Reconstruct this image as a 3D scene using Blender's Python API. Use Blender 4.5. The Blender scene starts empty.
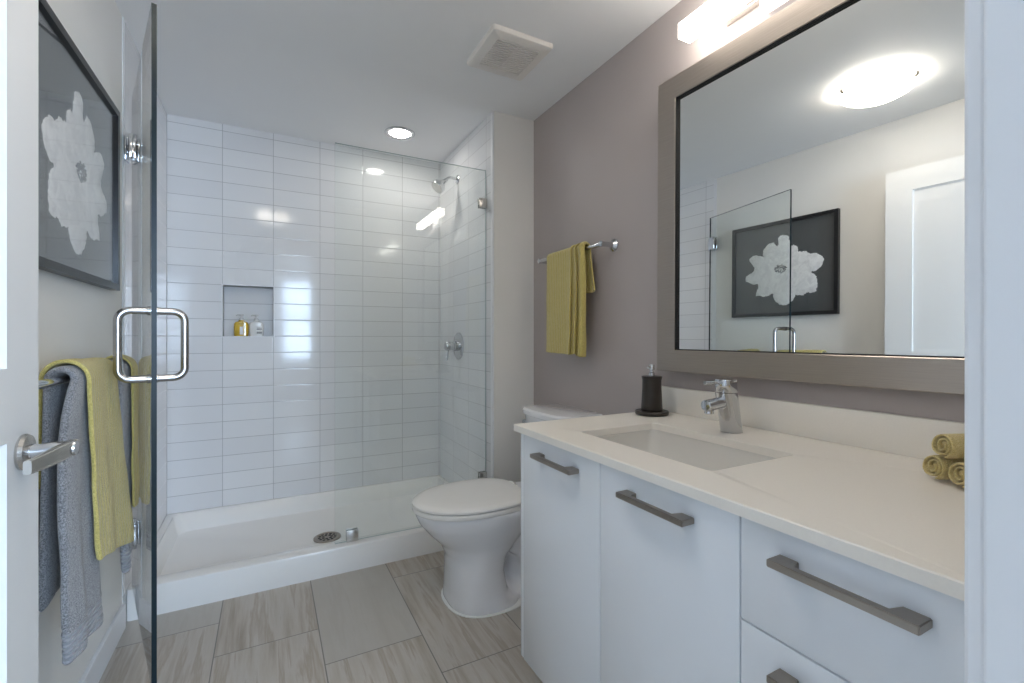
import bpy, bmesh, math, random
import numpy as np
from mathutils import Vector, Matrix
random.seed(7)
S = bpy.context.scene
C = S.collection
PI = math.pi

# ------------------------------------------------------------------ camera, world, light, exposure
CAMZ = 1.1
cam_d = bpy.data.cameras.new('camera'); cam = bpy.data.objects.new('camera', cam_d); C.objects.link(cam)
cam_d.sensor_width = 36.0
cam_d.lens = 461.8/1024*36.0
cam_d.shift_y = -(341.5-337.55)/1024
cam_d.clip_start = 0.01
cam.location = (0, 0, CAMZ)
cam.rotation_euler = (PI/2, 0, -math.radians(27.826))
S.camera = cam

w = bpy.data.worlds.new('world'); S.world = w; w.use_nodes = True
w.node_tree.nodes['Background'].inputs[0].default_value = (0.55, 0.72, 1.0, 1)
w.node_tree.nodes['Background'].inputs[1].default_value = 1.5

def area(name, loc, rot, sx, sy, power, col):
    d = bpy.data.lights.new(name, 'AREA'); d.shape = 'RECTANGLE'; d.size = sx; d.size_y = sy
    d.energy = power; d.color = col
    o = bpy.data.objects.new(name, d); C.objects.link(o); o.location = loc; o.rotation_euler = rot
    return o
# daylight entering the adjoining bedroom through its window (the light stands in the window opening)
DAY = 88.0
area('window_daylight', (1.15, -3.30, 1.42), (PI/2, 0, 0), 1.9, 1.5, DAY, (0.58, 0.765, 1.0))

S.view_settings.view_transform = 'Standard'; S.view_settings.look = 'None'
S.view_settings.gamma = 1.0; S.view_settings.use_curve_mapping = False
S.view_settings.exposure = 1.1
BAR_E, DOME_E, CAN_E = 7.5, 6.5, 28.0
S.cycles.max_bounces = 14; S.cycles.diffuse_bounces = 8; S.cycles.glossy_bounces = 6
S.cycles.transparent_max_bounces = 16; S.cycles.transmission_bounces = 6
S.cycles.caustics_reflective = False; S.cycles.caustics_refractive = False
S.cycles.use_denoising = True
S.cycles.sample_clamp_indirect = 6.0

# ------------------------------------------------------------------ measures (metres)
XL, XR = -0.490, 1.319          # left wall, vanity wall
YB = 3.0975                     # tiled back wall of the shower
YJ = 2.237                      # where the tile and the partition begin
XJ = 1.0658                     # tiled right wall of the shower
ZC = 2.317                      # ceiling
YF = 0.150                      # inner face of the door wall

# ------------------------------------------------------------------ materials
def mat(name):
    m = bpy.data.materials.new(name); m.use_nodes = True
    nt = m.node_tree
    return m, nt, nt.nodes['Principled BSDF'], nt.nodes['Material Output']
def setp(b, **k):
    n = {'col': 'Base Color', 'rough': 'Roughness', 'metal': 'Metallic', 'spec': 'Specular IOR Level', 'coat': 'Coat Weight',
         'coatr': 'Coat Roughness', 'ec': 'Emission Color', 'es': 'Emission Strength', 'sheen': 'Sheen Weight', 'ior': 'IOR', 'trans': 'Transmission Weight', 'aniso': 'Anisotropic'}
    for a, v in k.items():
        if a in ('col', 'ec') and len(v) == 3: v = (*v, 1)
        b.inputs[n[a]].default_value = v
def N(nt, t, **k):
    n = nt.nodes.new(t)
    for a, v in k.items(): setattr(n, a, v)
    return n
def mathn(nt, op, a, b=None, c=None):
    n = N(nt, 'ShaderNodeMath', operation=op)
    for i, v in enumerate((a, b, c)):
        if v is None: continue
        if isinstance(v, (int, float)): n.inputs[i].default_value = v
        else: nt.links.new(v, n.inputs[i])
    return n.outputs[0]
def mix(nt, f, a, b, blend='MIX'):
    n = N(nt, 'ShaderNodeMix', data_type='RGBA', blend_type=blend)
    for i, v in ((0, f), (6, a), (7, b)):
        if isinstance(v, (int, float)): n.inputs[i].default_value = v
        elif isinstance(v, tuple): n.inputs[i].default_value = (*v, 1) if len(v) == 3 else v
        else: nt.links.new(v, n.inputs[i])
    return n.outputs[2]
def noise(nt, scale, detail=3, vec=None, rough=.5, dist=0):
    n = N(nt, 'ShaderNodeTexNoise'); n.inputs['Scale'].default_value = scale; n.inputs['Detail'].default_value = detail
    n.inputs['Roughness'].default_value = rough; n.inputs['Distortion'].default_value = dist
    if vec is not None: nt.links.new(vec, n.inputs['Vector'])
    return n
def pos(nt):
    g = N(nt, 'ShaderNodeNewGeometry'); return g.outputs['Position']
def bump(nt, b, h, strength=.2, dist=.001):
    n = N(nt, 'ShaderNodeBump'); n.inputs['Strength'].default_value = strength; n.inputs['Distance'].default_value = dist
    nt.links.new(h, n.inputs['Height']); nt.links.new(n.outputs[0], b.inputs['Normal'])

def simple(name, col, rough=.5, metal=0, bumpy=0, bscale=200, var=0, vscale=6, **k):
    m, nt, b, o = mat(name); setp(b, col=col, rough=rough, metal=metal, **k)
    p = pos(nt)
    if var:
        n = noise(nt, vscale, 3, p)
        nt.links.new(mix(nt, n.outputs['Fac'], tuple(c*(1-var) for c in col), tuple(min(1, c*(1+var)) for c in col)), b.inputs['Base Color'])
    if bumpy:
        n = noise(nt, bscale, 2, p); bump(nt, b, n.outputs['Fac'], bumpy)
    return m

M = {}
M['white_wall'] = simple('white_wall_paint', (.80, .785, .755), .55, bumpy=.06, bscale=350, var=.015)
M['taupe_wall'] = simple('mauve_taupe_paint', (.455, .405, .392), .5, bumpy=.06, bscale=350, var=.02)
M['ceiling'] = simple('ceiling_paint', (.87, .875, .88), .7, bumpy=.05, bscale=300, var=.01)
M['trim'] = simple('white_trim_paint', (.80, .81, .83), .32, bumpy=.03, bscale=80, var=.01)
M['door'] = simple('white_door_paint', (.82, .81, .79), .38, bumpy=.03, bscale=80, var=.01)
M['porcelain'] = simple('glazed_porcelain', (.80, .80, .82), .12, coat=.6, coatr=.04, var=.01)
M['seat'] = simple('white_seat_plastic', (.84, .825, .80), .22, var=.01)
M['acrylic'] = simple('white_acrylic', (.86, .85, .83), .22, var=.01, vscale=3)
M['gloss_white'] = simple('gloss_white_lacquer', (.79, .82, .86), .1, coat=.5, coatr=.05, var=.012, vscale=3)
M['quartz'] = simple('white_quartz', (.84, .80, .735), .4, var=.03, vscale=260)
M['sink'] = simple('sink_porcelain', (.78, .76, .72), .18, var=.01)
M['chrome'] = simple('polished_chrome', (.62, .63, .65), .07, 1.0, var=.01)
M['satin'] = simple('polished_steel', (.46, .46, .47), .22, 1.0, var=.02, vscale=60)
M['nickel'] = simple('satin_nickel', (.62, .60, .57), .26, 1.0, var=.03, vscale=60)
M['pull'] = simple('brushed_pewter', (.36, .32, .28), .38, 1.0, var=.06, vscale=120)
M['grille'] = simple('beige_plastic', (.80, .77, .73), .45, var=.01)
M['dark'] = simple('dark_gap', (.02, .02, .02), .8, var=.02)
M['black_frame'] = simple('black_frame_wood', (.012, .012, .014), .3, var=.1, vscale=80)
M['bronze'] = simple('dark_bronze_resin', (.026, .02, .016), .34, bumpy=.25, bscale=60, var=.35, vscale=40)
M['caulk'] = simple('white_caulk', (.8, .8, .78), .5, var=.01)
M['sun_floor'] = simple('bedroom_carpet', (.45, .42, .38), .9, bumpy=.3, bscale=300, var=.05)

# brushed mirror frame, streaks running along the bars
m, nt, b, o = mat('brushed_nickel_frame'); setp(b, col=(.42, .38, .34), rough=.34, metal=.9)
mp = N(nt, 'ShaderNodeMapping'); mp.inputs['Scale'].default_value = (40, 3, 300); nt.links.new(pos(nt), mp.inputs[0])
n = noise(nt, 3, 4, mp.outputs[0]); nt.links.new(mix(nt, n.outputs['Fac'], (.36, .315, .275), (.52, .46, .405)), b.inputs['Base Color'])
bump(nt, b, n.outputs['Fac'], .05); M['brushed'] = m

m, nt, b, o = mat('mirror_silver'); setp(b, col=(.90, .915, .90), rough=.0, metal=1.0); M['mirror'] = m

# clear glass: transparent with fresnel reflection on both faces, green edge
m, nt, b, o = mat('clear_glass'); nt.nodes.remove(b)
tr = N(nt, 'ShaderNodeBsdfTransparent'); tr.inputs[0].default_value = (.972, .988, .982, 1)
gl = N(nt, 'ShaderNodeBsdfGlossy'); gl.inputs['Roughness'].default_value = 0.0; gl.inputs[0].default_value = (1, 1, 1, 1)
gn = N(nt, 'ShaderNodeNewGeometry'); dp = N(nt, 'ShaderNodeVectorMath', operation='DOT_PRODUCT'); nt.links.new(gn.outputs['Normal'], dp.inputs[0]); nt.links.new(gn.outputs['Incoming'], dp.inputs[1])
class fr: pass
fr.outputs = [mathn(nt, 'ADD', .035, mathn(nt, 'MULTIPLY', .965, mathn(nt, 'POWER', mathn(nt, 'SUBTRACT', 1.0, mathn(nt, 'ABSOLUTE', dp.outputs['Value'])), 5.0)))]
ms = N(nt, 'ShaderNodeMixShader'); nt.links.new(fr.outputs[0], ms.inputs[0]); nt.links.new(tr.outputs[0], ms.inputs[1]); nt.links.new(gl.outputs[0], ms.inputs[2])
nt.links.new(ms.outputs[0], o.inputs[0]); M['glass'] = m
m2 = m.copy(); m2.name = 'picture_glass'; M['picture_glass'] = m2
for nd in m2.node_tree.nodes:
    if nd.type == 'BSDF_TRANSPARENT': nd.inputs[0].default_value = (1, 1, 1, 1)
m, nt, b, o = mat('glass_edge'); setp(b, col=(.012, .05, .05), rough=.35, spec=.25); n = noise(nt, 9, 2, pos(nt))
nt.links.new(mix(nt, n.outputs['Fac'], (.001, .012, .009), (.004, .012, .026)), b.inputs['Base Color']); M['glass_edge'] = m
m, nt, b, o = mat('pale_glass_edge'); setp(b, col=(.42, .52, .52), rough=.1, coat=.5); n = noise(nt, 9, 2, pos(nt))
nt.links.new(mix(nt, n.outputs['Fac'], (.36, .46, .46), (.5, .58, .58)), b.inputs['Base Color']); M['pale_edge'] = m

def emissive(name, col, strength, base=(.9, .9, .9)):
    m, nt, b, o = mat(name); setp(b, col=base, rough=.4, ec=col, es=strength); return m
M['bar_glow'] = emissive('lit_acrylic_bar', (1, .93, .84), BAR_E)
M['dome_glow'] = emissive('lit_frosted_glass', (1, .91, .79), DOME_E)
M['dim_glow'] = emissive('softly_lit_acrylic', (1, .96, .91), 1.0)
M['can_glow'] = emissive('lit_lens', (1, .96, .90), CAN_E)

# stacked 10 x 4 inch glossy tile
def tile_mat(name, axis, a0, z0, tw, th):
    m, nt, b, o = mat(name)
    sp = N(nt, 'ShaderNodeSeparateXYZ'); nt.links.new(pos(nt), sp.inputs[0])
    a = sp.outputs[axis]; z = sp.outputs[2]
    def cell(c, off, size):
        q = mathn(nt, 'DIVIDE', mathn(nt, 'SUBTRACT', c, off), size)
        f = mathn(nt, 'FRACT', q)
        d = mathn(nt, 'MULTIPLY', mathn(nt, 'MINIMUM', f, mathn(nt, 'SUBTRACT', 1.0, f)), size)
        return mathn(nt, 'FLOOR', q), d
    ia, da = cell(a, a0, tw); iz, dz = cell(z, z0, th)
    d = mathn(nt, 'MINIMUM', da, dz)
    mr = N(nt, 'ShaderNodeMapRange'); mr.inputs[1].default_value = .0008; mr.inputs[2].default_value = .0019; nt.links.new(d, mr.inputs[0])
    cb = N(nt, 'ShaderNodeCombineXYZ'); nt.links.new(ia, cb.inputs[0]); nt.links.new(iz, cb.inputs[1])
    wn = N(nt, 'ShaderNodeTexWhiteNoise', noise_dimensions='3D'); nt.links.new(cb.outputs[0], wn.inputs[0])
    tc = mix(nt, wn.outputs['Value'], (.80, .805, .82), (.85, .855, .865))
    nt.links.new(mix(nt, mr.outputs[0], (.44, .44, .45), tc), b.inputs['Base Color'])
    ro = mathn(nt, 'SUBTRACT', .62, mathn(nt, 'MULTIPLY', mr.outputs[0], .54)); nt.links.new(ro, b.inputs['Roughness'])
    mr2 = N(nt, 'ShaderNodeMapRange', interpolation_type='SMOOTHSTEP'); mr2.inputs[1].default_value = .0005; mr2.inputs[2].default_value = .005; nt.links.new(d, mr2.inputs[0])
    wv = noise(nt, 7, 1, pos(nt))
    h = mathn(nt, 'ADD', mathn(nt, 'MULTIPLY', mr2.outputs[0], .5), mathn(nt, 'MULTIPLY', wv.outputs['Fac'], .35))
    # each tile sits at a very slightly different angle
    wc = N(nt, 'ShaderNodeSeparateColor'); nt.links.new(wn.outputs['Color'], wc.inputs[0])
    tilt = mathn(nt, 'MULTIPLY', mathn(nt, 'SUBTRACT', wc.outputs[0], .5), mathn(nt, 'MULTIPLY', z, 1.2))
    tilt2 = mathn(nt, 'MULTIPLY', mathn(nt, 'SUBTRACT', wc.outputs[1], .5), mathn(nt, 'MULTIPLY', a, .8))
    h = mathn(nt, 'ADD', h, mathn(nt, 'ADD', tilt, tilt2))
    bump(nt, b, h, .45, .001)
    setp(b, spec=.5)
    return m
TH = .0975
M['tile_back'] = tile_mat('white_tile_back', 0, -.488, 1.108, .2575, TH)
M['tile_side'] = tile_mat('white_tile_side', 1, YB, 1.108, .2575, TH)

# long floor tiles in a one-third stagger, some strongly veined
m, nt, b, o = mat('veined_floor_tile')
sp = N(nt, 'ShaderNodeSeparateXYZ'); nt.links.new(pos(nt), sp.inputs[0])
TWD, TLN = .3355, .674
qx = mathn(nt, 'DIVIDE', mathn(nt, 'ADD', sp.outputs[0], .167+TWD*4), TWD)
ix = mathn(nt, 'FLOOR', qx); fx = mathn(nt, 'FRACT', qx)
# column ix==3 spans -.502..-.167 with a joint at 2.10; each next column is shifted by -.2175
yy = mathn(nt, 'ADD', mathn(nt, 'SUBTRACT', sp.outputs[1], 2.10), mathn(nt, 'MULTIPLY', mathn(nt, 'SUBTRACT', ix, 3.0), .2175))
qy = mathn(nt, 'DIVIDE', mathn(nt, 'ADD', yy, TLN*20), TLN); iy = mathn(nt, 'FLOOR', qy); fy = mathn(nt, 'FRACT', qy)
dx = mathn(nt, 'MULTIPLY', mathn(nt, 'MINIMUM', fx, mathn(nt, 'SUBTRACT', 1.0, fx)), TWD)
dy = mathn(nt, 'MULTIPLY', mathn(nt, 'MINIMUM', fy, mathn(nt, 'SUBTRACT', 1.0, fy)), TLN)
d = mathn(nt, 'MINIMUM', dx, dy)
mr = N(nt, 'ShaderNodeMapRange'); mr.inputs[1].default_value = .0012; mr.inputs[2].default_value = .0026; nt.links.new(d, mr.inputs[0])
cb = N(nt, 'ShaderNodeCombineXYZ'); nt.links.new(ix, cb.inputs[0]); nt.links.new(iy, cb.inputs[1])
wn = N(nt, 'ShaderNodeTexWhiteNoise', noise_dimensions='3D'); nt.links.new(cb.outputs[0], wn.inputs[0])
va = N(nt, 'ShaderNodeVectorMath', operation='MULTIPLY_ADD'); nt.links.new(wn.outputs['Color'], va.inputs[0]); va.inputs[1].default_value = (13, 17, 19); nt.links.new(pos(nt), va.inputs[2])
mp = N(nt, 'ShaderNodeMapping'); mp.inputs['Scale'].default_value = (1.0, .075, 1.0); mp.inputs['Rotation'].default_value = (0, 0, .04); nt.links.new(va.outputs[0], mp.inputs[0])
n1 = noise(nt, 17, 5, mp.outputs[0], .6, .18); n2 = noise(nt, 75, 3, mp.outputs[0], .6, .1); n3 = noise(nt, 5, 4, va.outputs[0], .6)
wc = N(nt, 'ShaderNodeSeparateColor'); nt.links.new(wn.outputs['Color'], wc.inputs[0])
cr = N(nt, 'ShaderNodeValToRGB'); e = cr.color_ramp.elements
e[0].position = .30; e[0].color = (.31, .25, .19, 1); e[1].position = .70; e[1].color = (.55, .52, .475, 1)
k = e.new(.45); k.color = (.48, .435, .375, 1); k = e.new(.52); k.color = (.53, .495, .45, 1); k = e.new(.58); k.color = (.385, .325, .26, 1)
nt.links.new(n1.outputs['Fac'], cr.inputs[0])
veined = mix(nt, mathn(nt, 'MULTIPLY', n2.outputs['Fac'], .35), cr.outputs[0], (.45, .40, .345))
plain = mix(nt, n3.outputs['Fac'], (.43, .405, .365), (.50, .475, .435))
vf = mathn(nt, 'GREATER_THAN', wc.outputs[2], .45)
vf = mathn(nt, 'ADD', mathn(nt, 'MULTIPLY', vf, .8), .2)
tc = mix(nt, vf, plain, veined)
nt.links.new(mix(nt, mr.outputs[0], (.20, .19, .175), tc), b.inputs['Base Color'])
setp(b, rough=.36); bump(nt, b, mr.outputs[0], .4, .001); M['floor'] = m

# terry cloth
def terry(name, c0, c1, scale=420, sheen=.4, rib=0):
    m, nt, b, o = mat(name); setp(b, rough=.95, sheen=sheen, spec=.1)
    n = noise(nt, scale, 2, pos(nt), .6); n2 = noise(nt, 14, 2, pos(nt))
    cr = N(nt, 'ShaderNodeMapRange'); cr.inputs[1].default_value = .34; cr.inputs[2].default_value = .66; nt.links.new(n.outputs['Fac'], cr.inputs[0])
    c = mix(nt, cr.outputs[0], c0, c1)
    c = mix(nt, mathn(nt, 'MULTIPLY', n2.outputs['Fac'], .25), c, c0)
    nt.links.new(c, b.inputs['Base Color']); h = n.outputs['Fac']
    if rib:
        sp = N(nt, 'ShaderNodeSeparateXYZ'); nt.links.new(pos(nt), sp.inputs[0])
        h = mathn(nt, 'ADD', h, mathn(nt, 'MULTIPLY', mathn(nt, 'SINE', mathn(nt, 'MULTIPLY', sp.outputs[1], rib)), .35))
    bump(nt, b, h, .9, .004); return m
M['yellow'] = terry('mustard_terry', (.45, .36, .09), (.82, .69, .26), rib=420)
M['grey'] = terry('grey_terry', (.13, .13, .138), (.45, .445, .455), 330)
m, nt, b, o = mat('grey_woven_hem'); setp(b, rough=.9, sheen=.3)
sp = N(nt, 'ShaderNodeSeparateXYZ'); nt.links.new(pos(nt), sp.inputs[0]); n = noise(nt, 300, 2, pos(nt))
nt.links.new(mix(nt, n.outputs['Fac'], (.29, .29, .31), (.42, .42, .44)), b.inputs['Base Color'])
bump(nt, b, mathn(nt, 'ADD', mathn(nt, 'SINE', mathn(nt, 'MULTIPLY', sp.outputs[2], 520)), mathn(nt, 'MULTIPLY', n.outputs['Fac'], .6)), .8, .004); M['grey_hem'] = m
M['ochre'] = terry('ochre_cloth', (.60, .47, .18), (.86, .72, .36), 500)

# print
m, nt, b, o = mat('charcoal_print'); n = noise(nt, 5, 3, pos(nt)); nt.links.new(mix(nt, n.outputs['Fac'], (.045, .05, .055), (.075, .08, .085)), b.inputs['Base Color']); setp(b, rough=.6); M['print'] = m
m, nt, b, o = mat('white_petals'); n = noise(nt, 22, 4, pos(nt), .6, 1.2); n2 = noise(nt, 5, 2, pos(nt))
cr = N(nt, 'ShaderNodeMapRange'); cr.inputs[1].default_value = .35; cr.inputs[2].default_value = .6; nt.links.new(n.outputs['Fac'], cr.inputs[0]); c = mix(nt, cr.outputs[0], (.78, .78, .79), (.96, .96, .96)); nt.links.new(c, b.inputs['Base Color']); setp(b, rough=.6); M['petal'] = m
M['stamen'] = simple('grey_stamens', (.16, .16, .17), .6, var=.3, vscale=200)

m, nt, b, o = mat('amber_soap'); setp(b, col=(.62, .40, .03), rough=.12, coat=.6); n = noise(nt, 30, 2, pos(nt)); nt.links.new(mix(nt, n.outputs['Fac'], (.50, .31, .02), (.72, .50, .06)), b.inputs['Base Color']); M['amber'] = m
M['bottle_white'] = simple('pearl_bottle', (.80, .79, .76), .2, var=.02)
M['label_white'] = simple('paper_label', (.85, .85, .83), .5, var=.01)
M['ink'] = simple('grey_ink', (.10, .10, .10), .6, var=.05)
M['clear_plastic'] = simple('clear_pump_plastic', (.70, .70, .70), .2, var=.02)

# ------------------------------------------------------------------ mesh helpers (world coordinates)
def new(): return bmesh.new()
def box(bm, x0, x1, y0, y1, z0, z1, bev=0, seg=2, mtx=None):
    r = bmesh.ops.create_cube(bm, size=1.0); vs = r['verts']
    for v in vs: v.co = Vector(((x0+x1)/2+v.co.x*(x1-x0), (y0+y1)/2+v.co.y*(y1-y0), (z0+z1)/2+v.co.z*(z1-z0)))
    if mtx is not None: bmesh.ops.transform(bm, matrix=mtx, verts=vs)
    if bev:
        es = list({e for v in vs for e in v.link_edges})
        bmesh.ops.bevel(bm, geom=es, offset=bev, segments=seg, profile=.5, affect='EDGES')
    return bm
def loft(bm, rings, closed=True, cap0=True, cap1=True):
    rows = [[bm.verts.new(p) for p in r] for r in rings]
    n = len(rows[0])
    for a, b2 in zip(rows[:-1], rows[1:]):
        for i in range(n if closed else n-1):
            j = (i+1) % n
            try: bm.faces.new((a[i], a[j], b2[j], b2[i]))
            except ValueError: pass
    if closed and cap0: bm.faces.new(list(reversed(rows[0])))
    if closed and cap1: bm.faces.new(rows[-1])
    return rows
def frame(t):
    t = Vector(t).normalized(); up = Vector((0, 0, 1)) if abs(t.z) < .95 else Vector((1, 0, 0))
    a = t.cross(up).normalized(); return a, a.cross(t).normalized()
def tube(bm, pts, r, n=16, caps=True):
    pts = [Vector(p) for p in pts]; rings = []
    rs = r if isinstance(r, (list, tuple)) else [r]*len(pts)
    a = None
    for i, p in enumerate(pts):
        t = (pts[min(i+1, len(pts)-1)]-pts[max(i-1, 0)]).normalized()
        if a is None: a, _ = frame(t)
        a = (a-t*a.dot(t)).normalized(); b2 = t.cross(a)
        rings.append([p+(a*math.cos(2*PI*k/n)+b2*math.sin(2*PI*k/n))*rs[i] for k in range(n)])
    loft(bm, rings, True, caps, caps)
def lathe(bm, c, axis, prof, n=32):
    """prof: list of (distance along axis, radius)"""
    c = Vector(c); t = Vector(axis).normalized(); a, b2 = frame(t)
    loft(bm, [[c+t*d+(a*math.cos(2*PI*k/n)+b2*math.sin(2*PI*k/n))*max(r, 1e-4) for k in range(n)] for d, r in prof])
def arc(c, r, a0, a1, n, u, v):
    c, u, v = Vector(c), Vector(u), Vector(v)
    return [c+u*(r*math.cos(a0+(a1-a0)*i/n))+v*(r*math.sin(a0+(a1-a0)*i/n)) for i in range(n+1)]
def rrect(x0, x1, y0, y1, r, z, n=6):
    out = []
    for cx, cy, a in ((x1-r, y1-r, 0), (x0+r, y1-r, PI/2), (x0+r, y0+r, PI), (x1-r, y0+r, 3*PI/2)):
        for i in range(n+1): out.append((cx+r*math.cos(a+PI/2*i/n), cy+r*math.sin(a+PI/2*i/n), z))
    return out

def base_of(o):
    v = Vector((0, 0, 0))
    while o: v += o.location; o = o.parent
    return v
def obj(name, bm, material, parent=None, smooth=True, mats=None, at=None):
    if at is None: at = base_of(parent) if parent else Vector((0, 0, 0))
    at = Vector(at)
    bmesh.ops.recalc_face_normals(bm, faces=bm.faces)
    for v in bm.verts: v.co -= at
    me = bpy.data.meshes.new(name); bm.to_mesh(me); bm.free()
    for m_ in (mats or [material]): me.materials.append(m_)
    if smooth:
        me.shade_smooth()
        try: me.set_sharp_from_angle(angle=math.radians(38))
        except Exception: pass
    o = bpy.data.objects.new(name, me); C.objects.link(o)
    if parent: o.parent = parent
    else: o.location = at
    return o
def tag(o, label, cat, group=None):
    o['label'] = label; o['category'] = cat
    if group: o['group'] = group
    return o
def thing(name, label, cat, loc, group=None):
    o = bpy.data.objects.new(name, None); C.objects.link(o); o.location = loc; o.empty_display_size = .05
    return tag(o, label, cat, group)
def struct(name, bm, material, parent=None, smooth=False, mats=None):
    o = obj(name, bm, material, parent, smooth, mats)
    if not parent: o['kind'] = 'structure'
    return o
def B(*a, **k): return box(new(), *a, **k)

# ------------------------------------------------------------------ the setting
struct('floor', B(XL-.12, XR+.12, -.05, YB+.12, -.08, 0), M['floor'])
struct('ceiling', B(XL-.12, XR+.12, .02, YB+.12, ZC, ZC+.08), M['ceiling'])
struct('wall_right', B(XR, XR+.12, .02, YJ, 0, ZC), M['taupe_wall'])
struct('wall_left', B(XL-.12, XL, .02, YJ, 0, ZC), M['white_wall'])
bm = B(XL-.12, XL+.002, YJ, YB+.12, 0, ZC)
struct('wall_shower_left', bm, M['tile_side'])
# partition between the shower and the toilet: painted front, tiled inner face
bm = B(XJ+.008, XR+.12, YJ, YB+.12, 0, ZC); struct('wall_partition', bm, M['white_wall'])
struct('wall_shower_right', B(XJ, XJ+.008, YJ+.03, YB, .10, ZC), M['tile_side'])
struct('trim_1', B(XJ-.001, XJ+.008, YJ+.004, YJ+.03, .0, ZC, bev=.003), M['trim'])
struct('trim_2', B(XL, XL+.004, YJ-.002, YJ+.022, .12, ZC, bev=.0015), M['trim'])
# tiled back wall with the recessed niche
NX0, NX1, NZ0, NZ1 = -.2295, .0265, 1.108, 1.4005
bm = new()
box(bm, XL, NX0, YB, YB+.12, 0, ZC); box(bm, NX1, XJ+.01, YB, YB+.12, 0, ZC)
box(bm, NX0, NX1, YB, YB+.12, 0, NZ0); box(bm, NX0, NX1, YB, YB+.12, NZ1, ZC); box(bm, NX0-.005, NX1+.005, YB+.09, YB+.12, NZ0-.005, NZ1+.005)
struct('wall_back', bm, M['tile_back'])
bm = new(); t_ = .006
for a in ((NX0-t_*0, NX1, NZ0-t_, NZ0), (NX0, NX1, NZ1, NZ1+t_), (NX0-t_, NX0, NZ0-t_, NZ1+t_), (NX1, NX1+t_, NZ0-t_, NZ1+t_)):
    box(bm, a[0], a[1], YB-.0015, YB+.004, a[2], a[3], bev=.0008)
struct('trim_3', bm, M['trim'])
# door wall: jamb and casing at the right of the opening
JX = .468; ZD = 2.05
struct('wall_front_right', B(JX+.012, XR, .02, YF-.012, 0, ZC), M['white_wall'])
struct('wall_front_left', B(XL, -.415, .02, YF-.012, 0, ZC), M['white_wall'])
struct('wall_front_top', B(-.415, JX+.012, .02, YF-.012, ZD, ZC), M['white_wall'])
bm = new(); box(bm, JX-.006, JX+.012, .008, YF-.012, 0, ZD, bev=.002); struct('trim_4', bm, M['trim'])
bm = new(); box(bm, JX, JX+.07, YF-.012, YF+.0008, 0, ZD+.06, bev=.003); struct('trim_5', bm, M['trim'])
bm = new(); box(bm, -.43, -.409, .008, .215, 0, ZD, bev=.002); struct('trim_6', bm, M['trim'])
struct('baseboard_left', B(XL, XL+.013, .215, YJ-.005, 0, .095, bev=.003), M['trim'])
struct('baseboard_partition', B(XJ+.012, XR, YJ-.013, YJ, 0, .095, bev=.003), M['trim'])
struct('baseboard_right', B(XR-.013, XR, 1.30, YJ-.013, 0, .095, bev=.003), M['trim'])

# bedroom behind the camera with its window, which gives the cool daylight
BY = -3.35
struct('bedroom_floor', B(-2.7, 2.2, BY, -.05, -.08, 0), M['sun_floor'])
struct('bedroom_ceiling', B(-2.7, 2.2, BY-.1, .02, 2.45, 2.53), M['ceiling'])
struct('wall_bedroom_left', B(-2.8, -2.7, BY, .02, 0, 2.45), M['taupe_wall'])
struct('wall_bedroom_right', B(2.2, 2.3, BY, .02, 0, 2.45), M['white_wall'])
bm = new(); box(bm, -2.7, XL-.12, .02, .12, 0, 2.45); box(bm, XR+.12, 2.2, .02, .12, 0, 2.45); struct('wall_bedroom_front', bm, M['white_wall'])
bm = new(); wx0, wx1, wz0, wz1 = .2, 2.1, .67, 2.17
box(bm, -2.7, wx0, BY-.1, BY, 0, 2.45); box(bm, wx1, 2.2, BY-.1, BY, 0, 2.45); box(bm, wx0, wx1, BY-.1, BY, 0, wz0); box(bm, wx0, wx1, BY-.1, BY, wz1, 2.45)
struct('wall_bedroom_window', bm, M['white_wall'])
bm = new()
for x in (wx0+.02, .83, 1.47, wx1-.02): box(bm, x-.03, x+.03, BY+.055, BY+.10, wz0, wz1, bev=.003)
for z in (wz0+.02, 1.5, wz1-.02): box(bm, wx0, wx1, BY+.06, BY+.095, z-.02, z+.02, bev=.003)
struct('window_1', bm, M['trim'])

# ------------------------------------------------------------------ entrance door (open, against the left wall)
DX, DY0, DY1 = -.370, .235, 1.146
bm = new(); st = .115
box(bm, DX-.035, DX, DY0, DY0+st, .01, 2.0); box(bm, DX-.035, DX, DY1-st, DY1, .01, 2.0)
for z0, z1 in ((.01, .22), (.93, 1.05), (1.885, 2.0)): box(bm, DX-.035, DX, DY0+st, DY1-st, z0, z1)
box(bm, DX-.026, DX-.009, DY0+st, DY1-st, .2, 1.9)
door = struct('door_1', bm, M['door'])
hz_, hy_ = .905, 1.083
hd = obj('door_handle', (lambda b_: (lathe(b_, (DX, hy_, hz_), (1, 0, 0), [(0, .030), (.004, .031), (.009, .028), (.011, .02), (.0115, 0)], 32), b_)[1])(new()), M['nickel'], door)
bm = new(); lathe(bm, (DX+.008, hy_, hz_), (1, 0, 0), [(0, .013), (.018, .0115), (.03, .0135), (.058, .0135), (.062, .012)], 24)
obj('handle_neck', bm, M['chrome'], hd)
# the lever blade: a flat tapered wing curving back towards the hinge side
bm = new(); rings = []
for i in range(15):
    t = i/14.0; y = hy_+.018-.142*t; x = DX+.060-.012*t*t
    hh = .0125-.002*t+.002*math.sin(PI*t); th = .0085-.0035*t
    zc_ = hz_-.002*t
    rings.append([Vector((x+th*math.copysign(abs(math.cos(a))**.4, math.cos(a)), y, zc_+hh*math.copysign(abs(math.sin(a))**.4, math.sin(a)))) for a in [2*PI*k/20 for k in range(20)]])
loft(bm, rings); obj('lever', bm, M['nickel'], hd)

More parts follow.
